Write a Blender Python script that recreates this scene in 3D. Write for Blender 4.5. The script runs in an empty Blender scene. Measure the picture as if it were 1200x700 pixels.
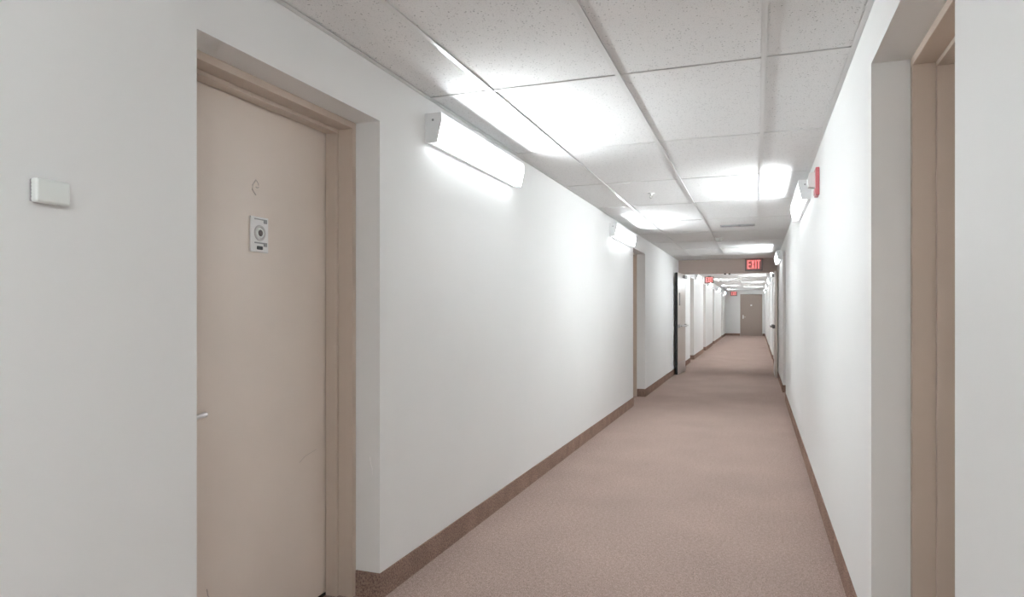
import bpy, bmesh, math
from mathutils import Vector, Matrix

# ------------------------------------------------------------------ camera, world, exposure
scene = bpy.context.scene
COL = scene.collection
CAM_H = 1.30
cam_data = bpy.data.cameras.new('camera')
cam = bpy.data.objects.new('camera', cam_data)
COL.objects.link(cam)
cam.location = (0, 0, CAM_H)
cam.rotation_euler = (math.radians(90), 0, math.radians(20.0))
cam_data.sensor_fit = 'HORIZONTAL'
cam_data.sensor_width = 36
cam_data.lens = 789 / 1200 * 36
cam_data.shift_y = 15 / 1200
cam_data.clip_start = 0.02
scene.camera = cam

world = bpy.data.worlds.new('world')
scene.world = world
world.use_nodes = True
world.node_tree.nodes['Background'].inputs[0].default_value = (0.9, 0.95, 1.0, 1)
world.node_tree.nodes['Background'].inputs[1].default_value = 0.05

scene.view_settings.view_transform = 'Standard'
scene.view_settings.look = 'None'
scene.view_settings.gamma = 1
scene.view_settings.use_curve_mapping = False
scene.view_settings.exposure = 0.08
LAMP = 100.0            # radiance of the fluorescent lenses
LAMP_COL = (0.95, 1.015, 1.045)

# ------------------------------------------------------------------ dimensions (metres)
XL, XR = -1.60, 0.39          # wall faces
ZC = 2.405                    # underside of the ceiling tiles
Y0, YH0, YH1, Y1 = -6.075, 14.965, 15.115, 38.0   # back wall, cross wall front/back, end wall
WT = 0.30                     # wall thickness
REC = 0.125                   # how far the door frames sit back in the wall


def lin(c):
    return tuple(((v / 255) / 12.92 if v / 255 <= 0.04045 else ((v / 255 + 0.055) / 1.055) ** 2.4) for v in c)


# ------------------------------------------------------------------ materials
def mat(name, rgb, rough=0.6, metal=0.0, spec=0.5):
    m = bpy.data.materials.new(name)
    m.use_nodes = True
    b = m.node_tree.nodes['Principled BSDF']
    b.inputs['Base Color'].default_value = (*rgb, 1)
    b.inputs['Roughness'].default_value = rough
    b.inputs['Metallic'].default_value = metal
    b.inputs['Specular IOR Level'].default_value = spec
    return m


def node(m, t, **kw):
    n = m.node_tree.nodes.new(t)
    for k, v in kw.items():
        setattr(n, k, v)
    return n


def link(m, a, b):
    m.node_tree.links.new(a, b)


def ramp(m, src, stops):
    r = node(m, 'ShaderNodeValToRGB')
    e = r.color_ramp.elements
    while len(e) < len(stops):
        e.new(0.5)
    for i, (p, c) in enumerate(stops):
        e[i].position = p
        e[i].color = (*c, 1)
    link(m, src, r.inputs[0])
    return r.outputs[0]


def noise(m, scale, detail=3, rough=0.5):
    g = node(m, 'ShaderNodeNewGeometry')
    n = node(m, 'ShaderNodeTexNoise')
    n.inputs['Scale'].default_value = scale
    n.inputs['Detail'].default_value = detail
    n.inputs['Roughness'].default_value = rough
    link(m, g.outputs['Position'], n.inputs['Vector'])
    return n.outputs[0]


def mixc(m, fac, a, b, mode='MIX'):
    x = node(m, 'ShaderNodeMix', data_type='RGBA', blend_type=mode)
    for sock, v in ((x.inputs[0], fac), (x.inputs[6], a), (x.inputs[7], b)):
        if isinstance(v, (int, float)):
            sock.default_value = v
        elif isinstance(v, tuple):
            sock.default_value = (*v, 1)
        else:
            link(m, v, sock)
    return x.outputs[2]


def bump(m, src, strength, dist):
    b = node(m, 'ShaderNodeBump')
    b.inputs['Strength'].default_value = strength
    b.inputs['Distance'].default_value = dist
    link(m, src, b.inputs['Height'])
    link(m, b.outputs[0], m.node_tree.nodes['Principled BSDF'].inputs['Normal'])


def base(m, src):
    link(m, src, m.node_tree.nodes['Principled BSDF'].inputs['Base Color'])


def scale_c(c, k):
    return tuple(v * k for v in c)


WALL = (0.89, 0.889, 0.877)
M = {}
m = M['wall'] = mat('wall_paint', WALL, 0.55, spec=0.3)
big = ramp(m, noise(m, 1.3, 4), [(0.3, scale_c(WALL, 0.975)), (0.7, WALL)])
scuff = ramp(m, noise(m, 9.0, 8, 0.7), [(0.70, (0, 0, 0)), (0.80, (0.12, 0.12, 0.12))])
base(m, mixc(m, scuff, big, scale_c(WALL, 0.7)))
bump(m, noise(m, 140, 2), 0.06, 0.002)

TILE = (0.92, 0.92, 0.915)
m = M['tile'] = mat('mineral_tile', TILE, 0.9, spec=0.1)
g = node(m, 'ShaderNodeNewGeometry')
v1 = node(m, 'ShaderNodeTexVoronoi')
v1.inputs['Scale'].default_value = 75
v2 = node(m, 'ShaderNodeTexVoronoi')
v2.inputs['Scale'].default_value = 150
for v in (v1, v2):
    link(m, g.outputs['Position'], v.inputs['Vector'])
pit1 = ramp(m, v1.outputs['Distance'], [(0.16, (1, 1, 1)), (0.26, (0, 0, 0))])
pit2 = ramp(m, v2.outputs['Distance'], [(0.14, (0.5, 0.5, 0.5)), (0.28, (0, 0, 0))])
msk = ramp(m, noise(m, 38, 2), [(0.46, (0, 0, 0)), (0.56, (1, 1, 1))])
p1 = mixc(m, 1.0, pit1, msk, 'MULTIPLY')
pits = mixc(m, 1.0, p1, pit2, 'LIGHTEN')
base(m, mixc(m, pits, TILE, scale_c(TILE, 0.5)))
inv = node(m, 'ShaderNodeInvert')
link(m, pits, inv.inputs['Color'])
bump(m, inv.outputs[0], 0.5, 0.003)

M['grid'] = mat('white_enamel_grid', (0.86, 0.86, 0.85), 0.35)
M['plenum'] = mat('plenum_board', (0.35, 0.34, 0.33), 0.9)

CARPET = lin((177, 156, 148))
m = M['carpet'] = mat('loop_carpet', CARPET, 0.95, spec=0.05)
fine = ramp(m, noise(m, 170, 3, 0.75), [(0.34, scale_c(CARPET, 0.50)), (0.64, scale_c(CARPET, 1.36))])
mid = ramp(m, noise(m, 55, 3, 0.6), [(0.3, (0.80, 0.79, 0.78)), (0.7, (1.1, 1.1, 1.1))])
wide = ramp(m, noise(m, 1.6, 3), [(0.3, (0.92, 0.92, 0.92)), (0.7, (1.03, 1.02, 1.01))])
base(m, mixc(m, 1.0, mixc(m, 1.0, fine, mid, 'MULTIPLY'), wide, 'MULTIPLY'))
bump(m, noise(m, 170, 3, 0.75), 0.6, 0.004)

CBASE = lin((152, 125, 113))
m = M['carpet_base'] = mat('carpet_base_strip', CBASE, 0.95, spec=0.05)
fleck = ramp(m, noise(m, 120, 4, 0.75), [(0.36, scale_c(CBASE, 0.45)), (0.52, CBASE), (0.66, scale_c(lin((150, 132, 118)), 1.3))])
base(m, mixc(m, 1.0, fleck, ramp(m, noise(m, 7, 3), [(0.3, (0.85, 0.84, 0.82)), (0.7, (1.12, 1.12, 1.12))]), 'MULTIPLY'))
bump(m, noise(m, 240, 3, 0.7), 0.6, 0.004)

DOOR = (0.80, 0.70, 0.62)
m = M['door'] = mat('beige_door_enamel', DOOR, 0.32, spec=0.5)
base(m, ramp(m, noise(m, 2.0, 4), [(0.3, scale_c(DOOR, 0.95)), (0.7, scale_c(DOOR, 1.02))]))
bump(m, noise(m, 60, 2), 0.03, 0.002)
FRAME = lin((200, 184, 170))
M['frame'] = mat('beige_frame_enamel', FRAME, 0.35)
M['header'] = mat('taupe_cross_wall_paint', lin((196, 180, 171)), 0.55)
M['fire_door'] = mat('pale_fire_door_enamel', lin((196, 184, 174)), 0.3)
M['end_door'] = mat('taupe_end_door_enamel', lin((168, 152, 142)), 0.4)
M['white_metal'] = mat('white_enamel_housing', (0.90, 0.905, 0.91), 0.4)
M['plastic'] = mat('white_plastic', (0.85, 0.88, 0.85), 0.35)
M['off_plastic'] = mat('aged_white_plastic', (0.72, 0.71, 0.68), 0.45)
M['steel'] = mat('satin_steel', (0.62, 0.61, 0.60), 0.3, 1.0)
M['handle'] = mat('pale_satin_handle', (0.80, 0.79, 0.78), 0.28, 0.3)
M['dark'] = mat('dark_push_edge_shade', (0.03, 0.03, 0.03), 0.5)  # bell push, and painted shade on a fire door leaf edge
M['dark_metal'] = mat('dark_bronze_metal', (0.10, 0.09, 0.085), 0.4, 0.6)
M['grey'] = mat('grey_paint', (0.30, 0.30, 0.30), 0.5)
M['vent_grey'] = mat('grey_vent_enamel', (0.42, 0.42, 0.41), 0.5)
M['glass_dark'] = mat('wired_glass', (0.08, 0.085, 0.09), 0.08)
M['viewer_plate'] = mat('viewer_plate_silver', (0.86, 0.85, 0.84), 0.3, 0.0)
M['strobe_red'] = mat('fire_alarm_red', lin((206, 112, 118)), 0.35)
M['strobe_lens'] = mat('strobe_lens', (0.88, 0.90, 0.88), 0.12)
M['mark'] = mat('glue_residue', lin((198, 187, 179)), 0.7)
M['scratch'] = mat('pale_scratch', (0.97, 0.96, 0.95), 0.6)
M['sign_body'] = mat('sign_housing', lin((120, 122, 118)), 0.45)
M['sign_face'] = mat('sign_face', lin((176, 140, 136)), 0.5)


def emit(name, col, strength):
    m = bpy.data.materials.new(name)
    m.use_nodes = True
    b = m.node_tree.nodes['Principled BSDF']
    b.inputs['Base Color'].default_value = (0.8, 0.8, 0.8, 1)
    b.inputs['Roughness'].default_value = 0.4
    b.inputs['Emission Color'].default_value = (*col, 1)
    b.inputs['Emission Strength'].default_value = strength
    return m


M['lens'] = emit('lit_acrylic_lens', LAMP_COL, LAMP)
# the tube glows brightest behind the middle of the lens
m = M['lens']
tc = node(m, 'ShaderNodeTexCoord')
sx = node(m, 'ShaderNodeSeparateXYZ')
link(m, tc.outputs['Object'], sx.inputs[0])
mr = node(m, 'ShaderNodeMapRange')
mr.inputs['From Max'].default_value = 0.11
link(m, sx.outputs['Z'], mr.inputs['Value'])
rc = ramp(m, mr.outputs[0], [(0.0, (0.45,) * 3), (0.35, (1, 1, 1)), (0.62, (0.55,) * 3), (1.0, (0.10,) * 3)])
mu = node(m, 'ShaderNodeMath', operation='MULTIPLY')
mu.inputs[1].default_value = LAMP
link(m, rc, mu.inputs[0])
link(m, mu.outputs[0], m.node_tree.nodes['Principled BSDF'].inputs['Emission Strength'])
M['lens_lip'] = emit('lit_acrylic_lip', LAMP_COL, 1.0)
M['lens_under'] = emit('lit_acrylic_underside', LAMP_COL, 4.5)
M['exit_red'] = emit('lit_exit_red', (1.0, 0.05, 0.05), 1.0)


# ------------------------------------------------------------------ mesh helpers
def tag(o, label=None, cat=None, group=None, kind=None):
    if label: o['label'] = label
    if cat: o['category'] = cat
    if group: o['group'] = group
    if kind: o['kind'] = kind
    return o


def empty(name, loc=(0, 0, 0), parent=None):
    o = bpy.data.objects.new(name, None)
    COL.objects.link(o)
    o.location = loc
    o.empty_display_size = 0.1
    if parent: o.parent = parent
    return o


def link_mesh(name, me, material=None, parent=None, loc=(0, 0, 0)):
    o = bpy.data.objects.new(name, me)
    COL.objects.link(o)
    o.location = loc
    if parent: o.parent = parent
    if material and not me.materials:
        me.materials.append(material)
    return o


def obj(name, bm, material, parent=None, loc=(0, 0, 0), smooth=False):
    bmesh.ops.recalc_face_normals(bm, faces=bm.faces)
    me = bpy.data.meshes.new(name)
    bm.to_mesh(me)
    bm.free()
    if smooth:
        me.polygons.foreach_set('use_smooth', [True] * len(me.polygons))
    return link_mesh(name, me, material, parent, loc)


def box(bm, x0, x1, y0, y1, z0, z1, bevel=0.0, seg=2):
    t = bmesh.new()
    r = bmesh.ops.create_cube(t, size=1)
    for v in r['verts']:
        v.co = Vector(((x0 + x1) / 2 + v.co.x * (x1 - x0), (y0 + y1) / 2 + v.co.y * (y1 - y0), (z0 + z1) / 2 + v.co.z * (z1 - z0)))
    if bevel:
        bmesh.ops.bevel(t, geom=t.edges[:], offset=bevel, segments=seg, profile=0.5, affect='EDGES')
    me = bpy.data.meshes.new('tmp')
    t.to_mesh(me)
    t.free()
    bm.from_mesh(me)
    bpy.data.meshes.remove(me)
    return bm


def B(*a, **k):
    return box(bmesh.new(), *a, **k)


def cyl(bm, p0, p1, r0, r1=None, seg=20):
    p0, p1 = Vector(p0), Vector(p1)
    r1 = r0 if r1 is None else r1
    d = p1 - p0
    rot = d.to_track_quat('Z', 'Y').to_matrix().to_4x4()
    bmesh.ops.create_cone(bm, cap_ends=True, segments=seg, radius1=r0, radius2=r1, depth=d.length,
                          matrix=Matrix.Translation((p0 + p1) / 2) @ rot)
    return bm


def ring(bm, c, axis, R, r, seg=28, n=8):
    """torus about an axis"""
    rot = Vector(axis).to_track_quat('Z', 'Y').to_matrix()
    vs = []
    for i in range(seg):
        a = 2 * math.pi * i / seg
        row = []
        for j in range(n):
            b = 2 * math.pi * j / n
            p = Vector(((R + r * math.cos(b)) * math.cos(a), (R + r * math.cos(b)) * math.sin(a), r * math.sin(b)))
            row.append(bm.verts.new(Vector(c) + rot @ p))
        vs.append(row)
    for i in range(seg):
        for j in range(n):
            bm.faces.new((vs[i][j], vs[(i + 1) % seg][j], vs[(i + 1) % seg][(j + 1) % n], vs[i][(j + 1) % n]))
    return bm


def prism_x(pts, x0, x1):
    """polygon in (y, z) extruded along x"""
    bm = bmesh.new()
    a = [bm.verts.new((x0, y, z)) for y, z in pts]
    b = [bm.verts.new((x1, y, z)) for y, z in pts]
    bm.faces.new(a)
    bm.faces.new(b[::-1])
    for i in range(len(pts)):
        j = (i + 1) % len(pts)
        bm.faces.new((a[i], b[i], b[j], a[j]))
    return bm


def prism_y(pts, y0, y1, bm=None):
    """polygon in (x, z) extruded along y"""
    bm = bm or bmesh.new()
    a = [bm.verts.new((x, y0, z)) for x, z in pts]
    b = [bm.verts.new((x, y1, z)) for x, z in pts]
    bm.faces.new(a)
    bm.faces.new(b[::-1])
    for i in range(len(pts)):
        j = (i + 1) % len(pts)
        bm.faces.new((a[i], b[i], b[j], a[j]))
    return bm


def tube(bm, pts, r, n=10):
    """round bar along a polyline"""
    pts = [Vector(p) for p in pts]
    rows = []
    for i, p in enumerate(pts):
        d = (pts[min(i + 1, len(pts) - 1)] - pts[max(i - 1, 0)]).normalized()
        q = d.to_track_quat('Z', 'Y').to_matrix()
        rows.append([bm.verts.new(p + q @ Vector((r * math.cos(2 * math.pi * j / n), r * math.sin(2 * math.pi * j / n), 0))) for j in range(n)])
    for i in range(len(rows) - 1):
        for j in range(n):
            bm.faces.new((rows[i][j], rows[i][(j + 1) % n], rows[i + 1][(j + 1) % n], rows[i + 1][j]))
    bm.faces.new(rows[0][::-1])
    bm.faces.new(rows[-1])
    return bm


# ------------------------------------------------------------------ walls, floor
LEFT_OPEN = [(1.595, 2.652, 2.160), (9.26, 10.32, 2.172), (17.64, 18.70, 2.17), (22.10, 23.16, 2.17), (26.86, 27.92, 2.17), (33.6, 34.66, 2.17)]
RIGHT_OPEN = [(1.645, 2.746, 2.200), (10.53, 11.63, 2.19), (18.4, 19.5, 2.17), (24.0, 25.1, 2.17), (29.4, 30.5, 2.17)]


def wall_outline(opens):
    pts = [(Y0, 0)]
    for a, b, h in opens:
        pts += [(a, 0), (a, h), (b, h), (b, 0)]
    pts += [(Y1, 0), (Y1, ZC + 0.25), (Y0, ZC + 0.25)]
    return pts


wl = obj('wall_left', prism_x(wall_outline(LEFT_OPEN), XL - WT, XL), M['wall'])
tag(wl, 'long white painted corridor wall with the plastic sensor box on it', 'wall', kind='structure')
wr = obj('wall_right', prism_x(wall_outline(RIGHT_OPEN), XR, XR + WT), M['wall'])
tag(wr, 'long white painted corridor wall carrying the red fire alarm strobe', 'wall', kind='structure')
wb = obj('wall_back', B(XL - WT, XR + WT, Y0 - 0.15, Y0, 0, ZC + 0.25), M['wall'])
tag(wb, 'plain white wall closing the corridor behind the first lamps', 'wall', kind='structure')
# end wall with the opening of its door
EX0, EX1, EH = -0.80, 0.215, 2.165
bm = bmesh.new()
pts = [(XL - WT, 0), (EX0, 0), (EX0, EH), (EX1, EH), (EX1, 0), (XR + WT, 0), (XR + WT, ZC + 0.25), (XL - WT, ZC + 0.25)]
we = obj('wall_end', prism_y(pts, Y1, Y1 + 0.2), M['wall'])
tag(we, 'white wall closing the far end of the corridor around a taupe door', 'wall', kind='structure')
fl = obj('floor', B(XL - WT, XR + WT, Y0 - 0.15, Y1 + 0.2, -0.1, 0), M['carpet'])
tag(fl, 'brownish pink looped carpet running the length of the corridor', 'floor', kind='structure')


# carpet base strips, wrapping into the door recesses
def strip(path, side, t=0.008, h=0.116):
    """path of (x, y) along the wall face; side = +1 when the room lies at +x of the wall"""
    n = len(path)
    off = []
    for i in range(n):
        nr = []
        for a, b in ((i - 1, i), (i, i + 1)):
            if a < 0 or b >= n: continue
            d = Vector(path[b]) - Vector(path[a])
            d.normalize()
            nr.append(Vector((d.y, -d.x)) * side)
        v = sum(nr, Vector((0, 0)))
        if len(nr) == 2:
            v = v / max(1e-6, 1 + nr[0].dot(nr[1]))
        off.append(Vector(path[i]) + v * t)
    bm = bmesh.new()
    lo = [bm.verts.new((p[0], p[1], 0.0)) for p in path] , [bm.verts.new((p.x, p.y, 0.0)) for p in off]
    hi = [bm.verts.new((p[0], p[1], h)) for p in path] , [bm.verts.new((p.x, p.y, h)) for p in off]
    for i in range(n - 1):
        bm.faces.new((lo[1][i], lo[1][i + 1], hi[1][i + 1], hi[1][i]))
        bm.faces.new((hi[0][i], hi[0][i + 1], hi[1][i + 1], hi[1][i]))
        bm.faces.new((lo[0][i], lo[0][i + 1], hi[0][i + 1], hi[0][i]))
    for i in (0, n - 1):
        bm.faces.new((lo[0][i], lo[1][i], hi[1][i], hi[0][i]))
    return bm


def baseboards(side_name, x, opens, sgn, labels):
    depth = x - sgn * (REC - 0.002)
    runs, cur = [], Y0
    segs = []
    for a, b, h in opens:
        segs.append((cur, a, cur != Y0, True))
        cur = b
    segs.append((cur, Y1, True, False))
    out = []
    for (a, b, ra, rb) in segs:
        if a < YH0 < b:                      # the cross wall interrupts the run
            out += [(a, YH0 - 0.0, ra, False), (YH1, b, False, rb)]
        else:
            out.append((a, b, ra, rb))
    for (a, b, ra, rb), lab in zip(out, labels):
        path = []
        if ra: path.append((depth, a))
        path += [(x, a), (x, b)]
        if rb: path.append((depth, b))
        o = obj('baseboard_' + side_name, strip(path, sgn), M['carpet_base'])
        tag(o, lab, 'baseboard', 'carpet base strips along the corridor', 'structure')


FARB = 'brown carpet base strip between recessed doors beyond the open fire doors, %s wall'
baseboards('left', XL, LEFT_OPEN, 1, [
    'brown carpet base strip on the wall below the plastic sensor box',
    'brown carpet base strip on the wall under the two lit lamps before the fire doors',
    'brown carpet base strip leading up to the fire door leaf with the glass slot',
    'brown carpet base strip just behind the open fire door leaf with the glass slot'] + [FARB % 'lamp-lined'] * 3 + ['brown carpet base strip running into the end wall below the far exit sign'])
baseboards('right', XR, RIGHT_OPEN, -1, [
    'brown carpet base strip on the wall before the recessed door facing the viewer plate door',
    'brown carpet base strip on the wall below the red fire alarm strobe',
    'brown carpet base strip leading up to the fire door leaf with the dark push bar',
    'brown carpet base strip just behind the fire door leaf with the dark push bar'] + [FARB % 'strobe side'] * 2 + ['brown carpet base strip running into the end wall beside the taupe door hinges'])
for x0, x1, lab in ((XL + 0.008, EX0 - 0.052, 'short brown carpet base strip on the end wall below the far exit sign'),
                    (EX1 + 0.052, XR - 0.008, 'very short brown carpet base strip on the end wall at the hinge side of the taupe door')):
    o = obj('baseboard_end', B(x0, x1, Y1 - 0.008, Y1, 0, 0.116), M['carpet_base'])
    tag(o, lab, 'baseboard', 'carpet base strips along the corridor', 'structure')

# ------------------------------------------------------------------ suspended ceiling
ceil = obj('ceiling', B(XL - WT, XR + WT, Y0 - 0.15, Y1 + 0.2, ZC + 0.25, ZC + 0.35), M['plenum'])
tag(ceil, 'suspended ceiling of speckled white tiles in a white metal grid', 'ceiling', kind='structure')
BX = [-1.246, -0.609, 0.028]              # main runners
PITCH = 1.315
TW = 0.024                                # face width of the grid bars
CD = 0.0042
DROP = 0.007                              # bars hang below the tiles
edges = [XL, *BX, XR]
tile_mesh = {}


def tile(x0, x1, y0, y1, dz=0.0):
    w, l = round(x1 - x0 - 0.004, 4), round(y1 - y0 - 0.004, 4)
    key = (w, l)
    if key not in tile_mesh:
        bm = B(-w / 2, w / 2, -l / 2, l / 2, 0, 0.016)
        bmesh.ops.recalc_face_normals(bm, faces=bm.faces)
        me = bpy.data.meshes.new('ceiling_tile')
        bm.to_mesh(me)
        bm.free()
        me.materials.append(M['tile'])
        tile_mesh[key] = me
    o = link_mesh('ceiling_tile', tile_mesh[key], None, ceil, ((x0 + x1) / 2, (y0 + y1) / 2, ZC + dz))
    return o


def grid_bars(ya, yb, rows):
    for x in BX:
        bm = bmesh.new()
        box(bm, x - TW / 2, x + TW / 2, ya, yb, ZC - DROP, ZC - DROP + 0.0015)
        box(bm, x - 0.001, x + 0.001, ya, yb, ZC - DROP + 0.0015, ZC + 0.03)
        box(bm, x - TW / 2, x - TW / 2 + 0.0012, ya, yb, ZC - DROP, ZC - 0.0005)
        box(bm, x + TW / 2 - 0.0012, x + TW / 2, ya, yb, ZC - DROP, ZC - 0.0005)
        obj('main_runner', bm, M['grid'], ceil)
    for y in rows:
        for i in range(4):
            a = edges[i] + (TW / 2 if i else 0.0)
            b = edges[i + 1] - (TW / 2 if i < 3 else 0.0)
            bm = bmesh.new()
            box(bm, a, b, y - TW / 2, y + TW / 2, ZC - CD, ZC - CD + 0.0012)
            box(bm, a, b, y - TW / 2, y - TW / 2 + 0.0012, ZC - CD, ZC - 0.0005)
            obj('cross_tee', bm, M['grid'], ceil)
    for x, s in ((XL, 1), (XR, -1)):
        bm = bmesh.new()
        box(bm, min(x, x + s * 0.022), max(x, x + s * 0.022), ya, yb, ZC - DROP, ZC - DROP + 0.0015)
        box(bm, min(x, x + s * 0.0015), max(x, x + s * 0.0015), ya, yb, ZC - DROP, ZC + 0.02)
        obj('wall_angle', bm, M['grid'], ceil)


rows_near = [Y0 + PITCH * k for k in range(1, 16)]
grid_bars(Y0, YH0, rows_near)
yy = [Y0] + rows_near + [YH0]
for a, b in zip(yy[:-1], yy[1:]):
    for i in range(4):
        tile(edges[i], edges[i + 1], a, b)
nf = 17
fp = (Y1 - YH1) / nf
rows_far = [YH1 + fp * k for k in range(1, nf)]
grid_bars(YH1, Y1, rows_far)
yy = [YH1] + rows_far + [Y1]
for a, b in zip(yy[:-1], yy[1:]):
    for i in range(4):
        tile(edges[i], edges[i + 1], a, b)

# ------------------------------------------------------------------ cross wall above the fire doors
HZ = 2.155
hd = obj('wall_header', B(XL, XR, YH0, YH1, HZ, ZC + 0.25), M['header'])
tag(hd, 'taupe painted header wall across the corridor above the open fire doors', 'wall', kind='structure')


# ------------------------------------------------------------------ recessed apartment doors
def lever(parent, x, y, z, sx, sy, material, name='lever_handle', reach=0.13):
    """rosette and lever on a face whose outward normal is sx along x; lever points sy along y"""
    bm = bmesh.new()
    cyl(bm, (x, y, z), (x + sx * 0.010, y, z), 0.027, 0.025, 24)
    cyl(bm, (x + sx * 0.010, y, z), (x + sx * 0.055, y, z), 0.010, 0.010, 14)
    tube(bm, [(x + sx * 0.050, y - sy * 0.008, z), (x + sx * 0.056, y + sy * 0.02, z), (x + sx * 0.058, y + sy * 0.06, z + 0.001),
              (x + sx * 0.057, y + sy * reach * 0.85, z + 0.003), (x + sx * 0.054, y + sy * reach, z + 0.005)], 0.0095)
    return obj(name, bm, material, parent, smooth=False)


def recessed_door(n, x, sgn, op, label, latch_near=True, detail=False):
    """door set into the wall at x; sgn = +1 when the room lies at +x"""
    y0, y1, h = op
    root = empty('door_%d' % n, (0, 0, 0))
    tag(root, label, 'door', kind='structure')
    X = lambda d: x - sgn * d                     # depth d into the wall
    FW = 0.030                                    # face width seen inside the recess
    ST = 0.017                                    # stop projection

    def bx(bm, d0, d1, ya, yb, za, zb, bv=0.0):
        a, b = sorted((X(d0), X(d1)))
        return box(bm, a, b, ya, yb, za, zb, bv, 1)

    d0, d1, d2 = REC, REC + 0.072, REC + 0.132
    parts = []
    for (ya, yb, s) in ((y0, y0 + FW, 1), (y1 - FW, y1, -1)):
        bm = bmesh.new()
        bx(bm, d0, WT, ya, yb, 0, h - 0.0, 0.0015)
        if s > 0: bx(bm, d1, d2, yb - 0.001, yb + ST, 0, h - FW - ST, 0.0015)
        else: bx(bm, d1, d2, ya - ST, ya + 0.001, 0, h - FW - ST, 0.0015)
        obj('frame_jamb', bm, M['frame'], root)
    bm = bmesh.new()
    bx(bm, d0, WT, y0 + FW, y1 - FW, h - FW, h, 0.0015)
    bx(bm, d1, d2, y0 + FW, y1 - FW, h - FW - ST, h - FW + 0.001, 0.0015)
    obj('frame_head', bm, M['frame'], root)
    # leaf
    la, lb = sorted((X(d2 + 0.003), X(d2 + 0.040)))
    leaf = obj('door_leaf', B(la, lb, y0 + FW + 0.003, y1 - FW - 0.003, 0.012, h - FW - 0.003, bevel=0.0015, seg=1), M['door'], root)
    ta, tb = sorted((X(d2), X(WT)))
    obj('threshold', B(ta, tb, y0 + FW, y1 - FW, 0.0, 0.009), M['dark_metal'], root)
    face = X(d2 + 0.003)
    sy = 1 if latch_near else -1
    ly = y0 + 0.115 if latch_near else y1 - 0.115
    lever(leaf, face, ly, 0.935, sgn, sy, M['handle'])
    bm = bmesh.new()
    cyl(bm, (face, ly, 1.10), (face + sgn * 0.014, ly, 1.10), 0.027, 0.024, 24)
    cyl(bm, (face + sgn * 0.014, ly, 1.10), (face + sgn * 0.018, ly, 1.10), 0.014, 0.013, 18)
    obj('deadbolt', bm, M['steel'], leaf)
    yv = (y0 + y1) / 2 + (0.03 if detail else 0)
    if detail:
        # viewer plate with ring, lens, name slot and bell push
        yv, zv = 2.166, 1.604
        f = face
        obj('viewer_plate', B(min(f, f + sgn * 0.008), max(f, f + sgn * 0.008), yv - 0.050, yv + 0.050, zv - 0.070, zv + 0.070, bevel=0.0025), M['viewer_plate'], leaf)
        f = face + sgn * 0.008
        obj('viewer_ring', ring(bmesh.new(), (f, yv, zv + 0.006), (1, 0, 0), 0.027, 0.005), M['steel'], leaf, smooth=True)
        bm = bmesh.new()
        cyl(bm, (f, yv, zv + 0.006), (f + sgn * 0.004, yv, zv + 0.006), 0.022, 0.020, 28)
        obj('viewer_bezel', bm, M['plastic'], leaf)
        bm = bmesh.new()
        cyl(bm, (f + sgn * 0.004, yv, zv + 0.006), (f + sgn * 0.007, yv, zv + 0.006), 0.013, 0.009, 24)
        obj('viewer_lens', bm, M['dark_metal'], leaf)
        bm = bmesh.new()
        a, b = sorted((f, f + sgn * 0.002))
        box(bm, a, b, yv - 0.030, yv + 0.040, zv + 0.058, zv + 0.062)
        box(bm, a, b, yv + 0.022, yv + 0.040, zv + 0.046, zv + 0.0585)
        box(bm, a, b, yv - 0.030, yv + 0.040, zv - 0.036, zv - 0.031)
        box(bm, a, b, yv + 0.022, yv + 0.040, zv - 0.046, zv - 0.0305)
        obj('name_slot', bm, M['grey'], leaf)
        bm = bmesh.new()
        box(bm, *sorted((f, f + sgn * 0.004)), yv - 0.018, yv + 0.014, zv - 0.060, zv - 0.046, 0.003, 2)
        obj('bell_push', bm, M['dark'], leaf)
        # ghost of a removed number above the plate
        zm, ym = 1.785, 2.148
        bm = bmesh.new()
        q = face + sgn * 0.0006
        tube(bm, [(q, ym + 0.004, zm + 0.034), (q, ym - 0.014, zm + 0.012), (q, ym - 0.016, zm - 0.006), (q, ym + 0.004, zm - 0.026)], 0.0024, 6)
        tube(bm, [(q, ym + 0.004, zm + 0.006), (q, ym + 0.012, zm + 0.004), (q, ym + 0.020, zm + 0.008)], 0.0022, 6)
        tube(bm, [(q, ym + 0.006, zm + 0.034), (q, ym + 0.018, zm + 0.022), (q, ym + 0.020, zm + 0.014)], 0.0014, 6)
        obj('number_mark', bm, M['mark'], leaf)
        bm = bmesh.new()
        tube(bm, [(q, 2.42, 0.645), (q, 2.46, 0.665), (q, 2.54, 0.68)], 0.0008, 5)
        tube(bm, [(q, 1.90, 0.30), (q, 1.905, 0.275), (q, 1.915, 0.262)], 0.0016, 5)
        obj('scratch_mark', bm, M['mark'], leaf)
    else:
        bm = bmesh.new()
        yc = (y0 + y1) / 2
        cyl(bm, (face, yc, 1.55), (face + sgn * 0.006, yc, 1.55), 0.018, 0.015, 20)
        obj('peephole', bm, M['steel'], leaf)
    return root


FARD = 'recessed beige door in the wall beyond the fire doors, %s'
labs = ['beige apartment door with silver viewer plate in a deep white recess',
        'recessed beige door in the wall just past the second lamp before the fire doors',
        FARD % 'first after the leaf with the glass slot', FARD % 'second after the leaf with the glass slot',
        FARD % 'third after the leaf with the glass slot', FARD % 'closest to the end wall exit sign']
for i, op in enumerate(LEFT_OPEN):
    recessed_door(i + 1, XL, 1, op, labs[i], True, i == 0)
labs = ['recessed beige door facing the door with the viewer plate',
        'recessed beige door in the wall past the red fire alarm strobe',
        FARD % 'first after the leaf with the dark push bar', FARD % 'second after the leaf with the dark push bar',
        FARD % 'third after the leaf with the dark push bar']
for i, op in enumerate(RIGHT_OPEN):
    recessed_door(i + 7, XR, -1, op, labs[i], True)

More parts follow.
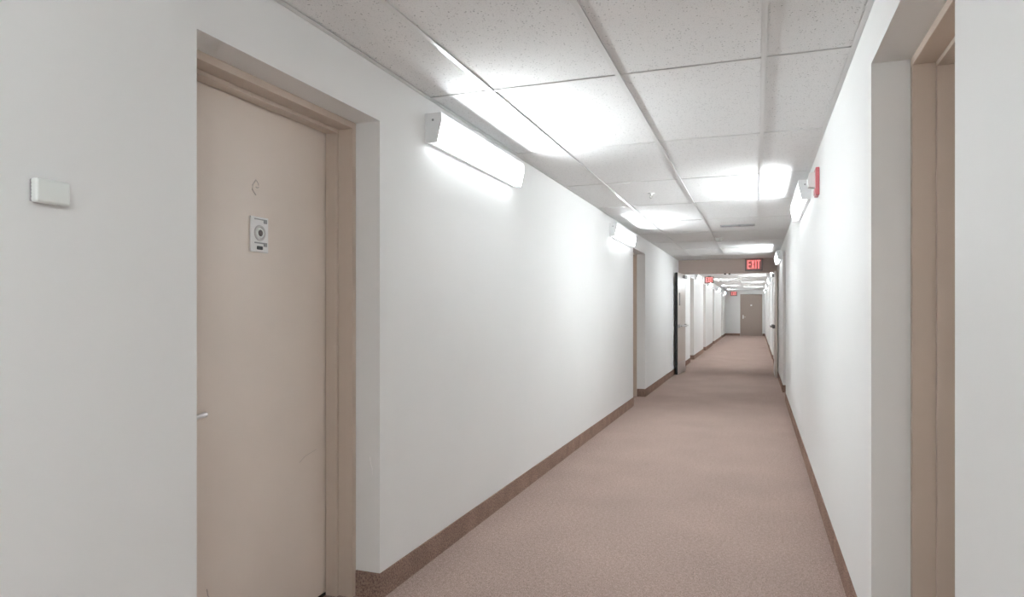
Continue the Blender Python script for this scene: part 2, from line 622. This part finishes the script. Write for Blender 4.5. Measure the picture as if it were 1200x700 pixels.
# pale scratch on the wall return beside the viewer-plate door
bm = bmesh.new()
yq = LEFT_OPEN[0][1] - 0.0006
tube(bm, [(-1.652, yq, 0.640), (-1.647, yq, 0.612), (-1.640, yq, 0.588), (-1.638, yq, 0.560)], 0.0018, 5)
obj('scuff_mark', bm, M['scratch'], wl)

# ------------------------------------------------------------------ end door
root = empty('door_12', (0, 0, 0))
tag(root, 'plain taupe door with a silver lever in the far end wall', 'door', kind='structure')
for a, b in ((EX0 - 0.045, EX0 + 0.02), (EX1 - 0.02, EX1 + 0.045)):
    obj('frame_jamb', B(a, b, Y1 - 0.012, Y1 + 0.10, 0, EH - 0.02, bevel=0.002, seg=1), M['end_door'], root)
obj('frame_head', B(EX0 - 0.045, EX1 + 0.045, Y1 - 0.012, Y1 + 0.10, EH - 0.02, EH + 0.04, bevel=0.002, seg=1), M['end_door'], root)
leaf = obj('door_leaf', B(EX0 + 0.023, EX1 - 0.023, Y1 + 0.02, Y1 + 0.062, 0.01, EH - 0.023, bevel=0.002, seg=1), M['end_door'], root)
bm = bmesh.new()
lx = EX0 + 0.10
box(bm, lx - 0.03, lx + 0.03, Y1 + 0.010, Y1 + 0.02, 0.90, 1.10, 0.004, 1)
cyl(bm, (lx, Y1 + 0.015, 0.99), (lx, Y1 - 0.04, 0.99), 0.010)
tube(bm, [(lx - 0.01, Y1 - 0.04, 0.99), (lx + 0.06, Y1 - 0.045, 0.99), (lx + 0.125, Y1 - 0.04, 0.992)], 0.010)
obj('lever_handle', bm, M['handle'], leaf)
bm = bmesh.new()
box(bm, -0.33, -0.25, Y1 + 0.016, Y1 + 0.02, 1.58, 1.66, 0.002, 1)
obj('number_plate', bm, M['viewer_plate'], leaf)

# ------------------------------------------------------------------ fire doors in the cross wall
fr = empty('door_13', (0, 0, 0))
tag(fr, 'pair of tall fire doors standing open against the corridor walls below the exit sign', 'door', kind='structure')
FJ = 0.05
FZ = 2.105
for a, b in ((XL + 0.0, XL + FJ), (XR - FJ, XR)):
    bm = B(a, b, YH0 - 0.012, YH1 + 0.012, 0, HZ, bevel=0.002, seg=1)
    obj('frame_jamb', bm, M['frame'], fr)
obj('frame_head', B(XL + FJ, XR - FJ, YH0 - 0.012, YH1 + 0.012, FZ, HZ, bevel=0.002, seg=1), M['header'], fr)
bm = bmesh.new()
for xx in (-0.64, -0.55):
    box(bm, xx - 0.02, xx + 0.02, YH0 + 0.02, YH0 + 0.10, FZ - 0.022, FZ, 0.003, 1)
obj('strike_plate', bm, M['dark_metal'], fr)


def fire_leaf(hx, hy, ang, sgn, glass, bar_mat):
    """leaf along local -y from its hinge; visible face looks along sgn*x"""
    W, T, Hh = 0.93, 0.045, FZ - 0.015
    a, b = (-T, 0.0)
    leaf = obj('door_leaf', B(-T / 2, T / 2, -W, 0, 0.012, Hh, bevel=0.002, seg=1), M['fire_door'], fr)
    leaf.location = (hx, hy, 0)
    leaf.rotation_euler = (0, 0, ang)
    f = sgn * T / 2
    srt = lambda p, q: sorted((f + sgn * p, f + sgn * q))
    if glass: obj('edge_shade', B(-T / 2 - 0.001, T / 2 + 0.001, -W - 0.004, -W, 0.012, Hh), M['dark'], leaf)  # dark strip painting the shade on the leaf edge and its gap to the wall
    # glass slot with trim
    obj('glass_slot', B(*srt(0, 0.003), -W + 0.16, -W + 0.26, 1.42, 1.98 - 0.30), M['glass_dark'], leaf)
    # push bar
    bm = bmesh.new()
    box(bm, *srt(0, 0.05), -W + 0.03, -W + 0.10, 0.965, 1.035, 0.004, 1)
    box(bm, *srt(0, 0.05), -0.16, -0.11, 0.97, 1.03, 0.004, 1)
    box(bm, *srt(0.045, 0.085), -W + 0.04, -0.12, 0.985, 1.015, 0.006, 1)
    obj('push_bar', bm, bar_mat, leaf)
    # closer body and arm
    bm = bmesh.new()
    box(bm, *srt(0, 0.055), -0.34, -0.10, Hh - 0.09, Hh - 0.025, 0.006, 1)
    obj('door_closer', bm, M['grey'], leaf)
    bm = bmesh.new()
    box(bm, *srt(0, 0.003), -W + 0.02, -0.02, 0.02, 0.26)
    obj('kick_plate', bm, M['steel'], leaf)
    for z in (0.25, 1.05, 1.85):
        bm = bmesh.new()
        cyl(bm, (f * 0.6, 0.006, z - 0.05), (f * 0.6, 0.006, z + 0.05), 0.008, seg=10)
        obj('hinge', bm, M['steel'], leaf)
    return leaf


l1 = fire_leaf(-1.475, YH0 - 0.020, math.radians(-4.0), 1, True, M['steel'])
l1['label'] = 'fire door leaf with narrow glass slot and steel push bar'
l2 = fire_leaf(0.350, YH0 - 0.020, math.radians(0.2), -1, False, M['dark_metal'])
l2['label'] = 'fire door leaf with dark push bar'


# ------------------------------------------------------------------ wall lamps
def lamp(x, y0, sgn, label, zb=2.163, L=1.30):
    """linear fluorescent wall light on the wall at x; sgn = +1 when the room lies at +x"""
    root = empty('wall_lamp', (x, y0, zb))
    tag(root, label, 'wall lamp', 'linear wall lamps along the corridor')
    H = 0.152
    E = 0.006
    P = lambda pts: [(sgn * d, z) for d, z in pts]
    # end caps: trapezoid plates
    cap = P([(0.0, 0.0), (0.067, 0.0), (0.092, 0.110), (0.090, H), (0.0, H)])
    for ya, yb in ((0.0, E), (L - E, L)):
        c = obj('end_cap', prism_y(cap, ya, yb), M['white_metal'], root)
        yo = ya - 0.0015 if ya == 0.0 else yb
        bm = bmesh.new()
        cyl(bm, (sgn * 0.043, yo, 0.116), (sgn * 0.043, yo + 0.0015, 0.116), 0.006, seg=12)
        obj('screw', bm, M['grey'], c)
    # back channel with opaque top
    body = P([(0.0, 0.001), (0.0265, 0.001), (0.0265, 0.010), (0.010, 0.014), (0.010, H - 0.012), (0.0815, H - 0.012), (0.0815, H - 0.002), (0.0, H - 0.002)])
    obj('back_channel', prism_y(body, E, L - E), M['white_metal'], root)
    # lens: luminous underside and front
    lens = P([(0.066, 0.001), (0.091, 0.110), (0.0895, 0.110), (0.0645, 0.001)])
    obj('lens', prism_y(lens, E, L - E), M['lens'], root)
    under = P([(0.027, 0.002), (0.064, 0.001), (0.065, 0.004), (0.027, 0.005)])
    obj('lens_underside', prism_y(under, E, L - E), M['lens_under'], root)
    lip = P([(0.081, 0.1105), (0.091, 0.1105), (0.089, H - 0.001), (0.082, H - 0.001)])
    obj('lens_lip', prism_y(lip, E, L - E), M['lens_lip'], root)
    return root


for y, lab in ((-1.75, 'added unseen wall lamp before the sensor box on the viewer plate door wall'),  # first two lamps are unseen, added behind the camera to brighten the near corridor
               (-5.40, 'added unseen wall lamp in the corner of the back wall on the viewer plate door wall'),
               (3.095, 'lit white wall lamp beside the recessed door with the viewer plate'),
               (7.67, 'lit white wall lamp just before the second recessed door, opposite the strobe wall'),
               (18.95, 'lit wall lamp right after the first recessed door beyond the glass slot leaf'),
               (23.9, 'lit wall lamp after the second recessed door beyond the glass slot leaf'),
               (29.6, 'lit wall lamp after the third recessed door beyond the glass slot leaf'),
               (35.2, 'lit wall lamp next to the end wall exit sign')):
    lamp(XL, y, 1, lab)
for y, lab in ((-5.35, 'added unseen wall lamp in the corner of the back wall on the strobe wall'), (-1.75, 'added unseen wall lamp on the strobe wall before the first recessed door'),  # both lamps on this line are added out of view as extra light from behind
               (5.65, 'lit white wall lamp right behind the red fire alarm strobe'),
               (12.0, 'lit white wall lamp beside the taupe header and ceiling exit sign'),
               (16.4, 'lit wall lamp just behind the fire door leaf with the dark push bar'),
               (21.3, 'second lit wall lamp behind the fire door leaf with the dark push bar'),
               (26.5, 'third lit wall lamp behind the fire door leaf with the dark push bar'),
               (31.8, 'lit wall lamp next to the hinge side of the end door')):
    lamp(XR, y, -1, lab)


# ------------------------------------------------------------------ exit signs
def exit_sign(x0, x1, z0, z1, y, label, back=0.045):
    cx, w, h = (x0 + x1) / 2, x1 - x0, z1 - z0
    root = empty('exit_sign', (cx, y, z0))
    tag(root, label, 'exit sign', 'red exit signs')
    obj('housing', B(-w / 2, w / 2, 0, back, 0, h, bevel=0.004), M['sign_body'], root)
    obj('face_panel', B(-w / 2 + 0.018, w / 2 - 0.018, -0.003, 0, 0.020, h - 0.012), M['sign_face'], root)
    # letters E X I T from bars, standing proud of the face
    bm = bmesh.new()
    lh = h * 0.72
    zb = (h - lh) / 2 + 0.006
    lw = w * 0.19
    s = lw * 0.36
    gap = w * 0.035
    iw = s
    tot = 3 * lw + iw + 3 * gap
    x = -tot / 2
    f0, f1 = -0.009, -0.003

    def bar(a, b, c, d):
        box(bm, a, b, f0, f1, c, d)

    def slant(xa, za, xb, zb_):
        vs = [(xa, za), (xa + s, za), (xb + s, zb_), (xb, zb_)]
        p = [bm.verts.new((u, f0, v)) for u, v in vs]
        q = [bm.verts.new((u, f1, v)) for u, v in vs]
        bm.faces.new(p); bm.faces.new(q[::-1])
        for i in range(4):
            bm.faces.new((p[i], q[i], q[(i + 1) % 4], p[(i + 1) % 4]))
    bar(x, x + s, zb, zb + lh)                                   # E
    for k in (0, 0.5, 1):
        c = zb + (lh - s) * k
        bar(x + s, x + lw, c, c + s)
    x += lw + gap
    slant(x, zb, x + lw - s, zb + lh)                            # X
    slant(x + lw - s, zb, x, zb + lh)
    x += lw + gap
    bar(x, x + iw, zb, zb + lh)                                  # I
    x += iw + gap
    bar(x, x + lw, zb + lh - s, zb + lh)                         # T
    bar(x + lw / 2 - s / 2, x + lw / 2 + s / 2, zb, zb + lh - s)
    obj('lettering', bm, M['exit_red'], root)['label'] = 'red glowing letters EXIT'
    return root


s1 = exit_sign(-0.235, 0.108, 2.146, 2.395, YH0 - 0.06, 'red EXIT sign on the taupe header above the open fire doors', 0.06)
s2 = exit_sign(-1.545, -1.265, 2.175, 2.385, 21.9, 'red EXIT sign hung from the ceiling between the fire doors and the end wall', 0.04)
bm = bmesh.new()
cyl(bm, (0, 0.02, 0.208), (0, 0.02, ZC - 2.175), 0.05, seg=20)
obj('ceiling_stem', bm, M['sign_body'], s2)
s3 = exit_sign(-1.345, -1.0, 2.12, 2.36, Y1 - 0.045, 'red EXIT sign on the end wall beside the taupe door')

# ------------------------------------------------------------------ fire alarm strobe
st = empty('fire_alarm_strobe', (XR, 4.96, 2.075))
tag(st, 'red fire alarm strobe with clear lens on the wall before a lamp', 'fire alarm')
obj('back_plate', B(-0.024, 0, -0.065, 0.065, 0.0, 0.185, bevel=0.004), M['strobe_red'], st)
obj('sounder_grille', B(-0.029, -0.024, -0.050, 0.050, 0.012, 0.045), M['strobe_red'], st)
bm = bmesh.new()
prism_y([(-0.024, 0.056), (-0.064, 0.064), (-0.072, 0.108), (-0.064, 0.150), (-0.024, 0.160)], -0.030, 0.045, bm)
obj('strobe_lens', bm, M['strobe_lens'], st)

# ------------------------------------------------------------------ sensor box on the wall
sb = empty('sensor_box', (XL, 1.134, 1.556))
tag(sb, 'small white plastic sensor box on the wall before the viewer plate door', 'sensor box')
obj('back_plate', B(0, 0.006, -0.040, 0.040, 0.002, 0.055, bevel=0.002), M['grey'], sb)
obj('cover', B(0.005, 0.027, -0.042, 0.042, 0.0, 0.057, bevel=0.006, seg=3), M['plastic'], sb, smooth=False)
bm = bmesh.new()
for k in range(5):
    box(bm, 0.008, 0.010, -0.0426, -0.0415, 0.010 + k * 0.008, 0.014 + k * 0.008)
obj('vent_slots', bm, M['grey'], sb)

# ------------------------------------------------------------------ things on the ceiling
sp = empty('sprinkler_head', (-0.93, 6.36, ZC))
tag(sp, 'small white sprinkler head in a ceiling tile above the second lamp', 'sprinkler')
bm = bmesh.new()
cyl(bm, (0, 0, 0), (0, 0, -0.008), 0.034, 0.028, 28)
obj('escutcheon', bm, M['white_metal'], sp)
bm = bmesh.new()
cyl(bm, (0, 0, -0.008), (0, 0, -0.022), 0.010, 0.008, 14)
for s in (-1, 1):
    tube(bm, [(s * 0.006, 0, -0.020), (s * 0.015, 0, -0.032), (s * 0.004, 0, -0.046)], 0.0025, 6)
obj('frame', bm, M['steel'], sp)
bm = bmesh.new()
cyl(bm, (0, 0, -0.046), (0, 0, -0.049), 0.014, 0.014, 20)
obj('deflector', bm, M['steel'], sp)

sd = empty('smoke_detector', (-0.545, 10.62, ZC))
tag(sd, 'round white smoke detector on the ceiling beside the air vent', 'smoke detector')
bm = bmesh.new()
cyl(bm, (0, 0, -0.014), (0, 0, 0.0), 0.064, 0.066, 32)
obj('mount', bm, M['off_plastic'], sd)
bm = bmesh.new()
cyl(bm, (0, 0, -0.026), (0, 0, -0.014), 0.046, 0.056, 32)
cyl(bm, (0, 0, -0.052), (0, 0, -0.026), 0.034, 0.050, 32)
obj('sensor_head', bm, M['off_plastic'], sd)

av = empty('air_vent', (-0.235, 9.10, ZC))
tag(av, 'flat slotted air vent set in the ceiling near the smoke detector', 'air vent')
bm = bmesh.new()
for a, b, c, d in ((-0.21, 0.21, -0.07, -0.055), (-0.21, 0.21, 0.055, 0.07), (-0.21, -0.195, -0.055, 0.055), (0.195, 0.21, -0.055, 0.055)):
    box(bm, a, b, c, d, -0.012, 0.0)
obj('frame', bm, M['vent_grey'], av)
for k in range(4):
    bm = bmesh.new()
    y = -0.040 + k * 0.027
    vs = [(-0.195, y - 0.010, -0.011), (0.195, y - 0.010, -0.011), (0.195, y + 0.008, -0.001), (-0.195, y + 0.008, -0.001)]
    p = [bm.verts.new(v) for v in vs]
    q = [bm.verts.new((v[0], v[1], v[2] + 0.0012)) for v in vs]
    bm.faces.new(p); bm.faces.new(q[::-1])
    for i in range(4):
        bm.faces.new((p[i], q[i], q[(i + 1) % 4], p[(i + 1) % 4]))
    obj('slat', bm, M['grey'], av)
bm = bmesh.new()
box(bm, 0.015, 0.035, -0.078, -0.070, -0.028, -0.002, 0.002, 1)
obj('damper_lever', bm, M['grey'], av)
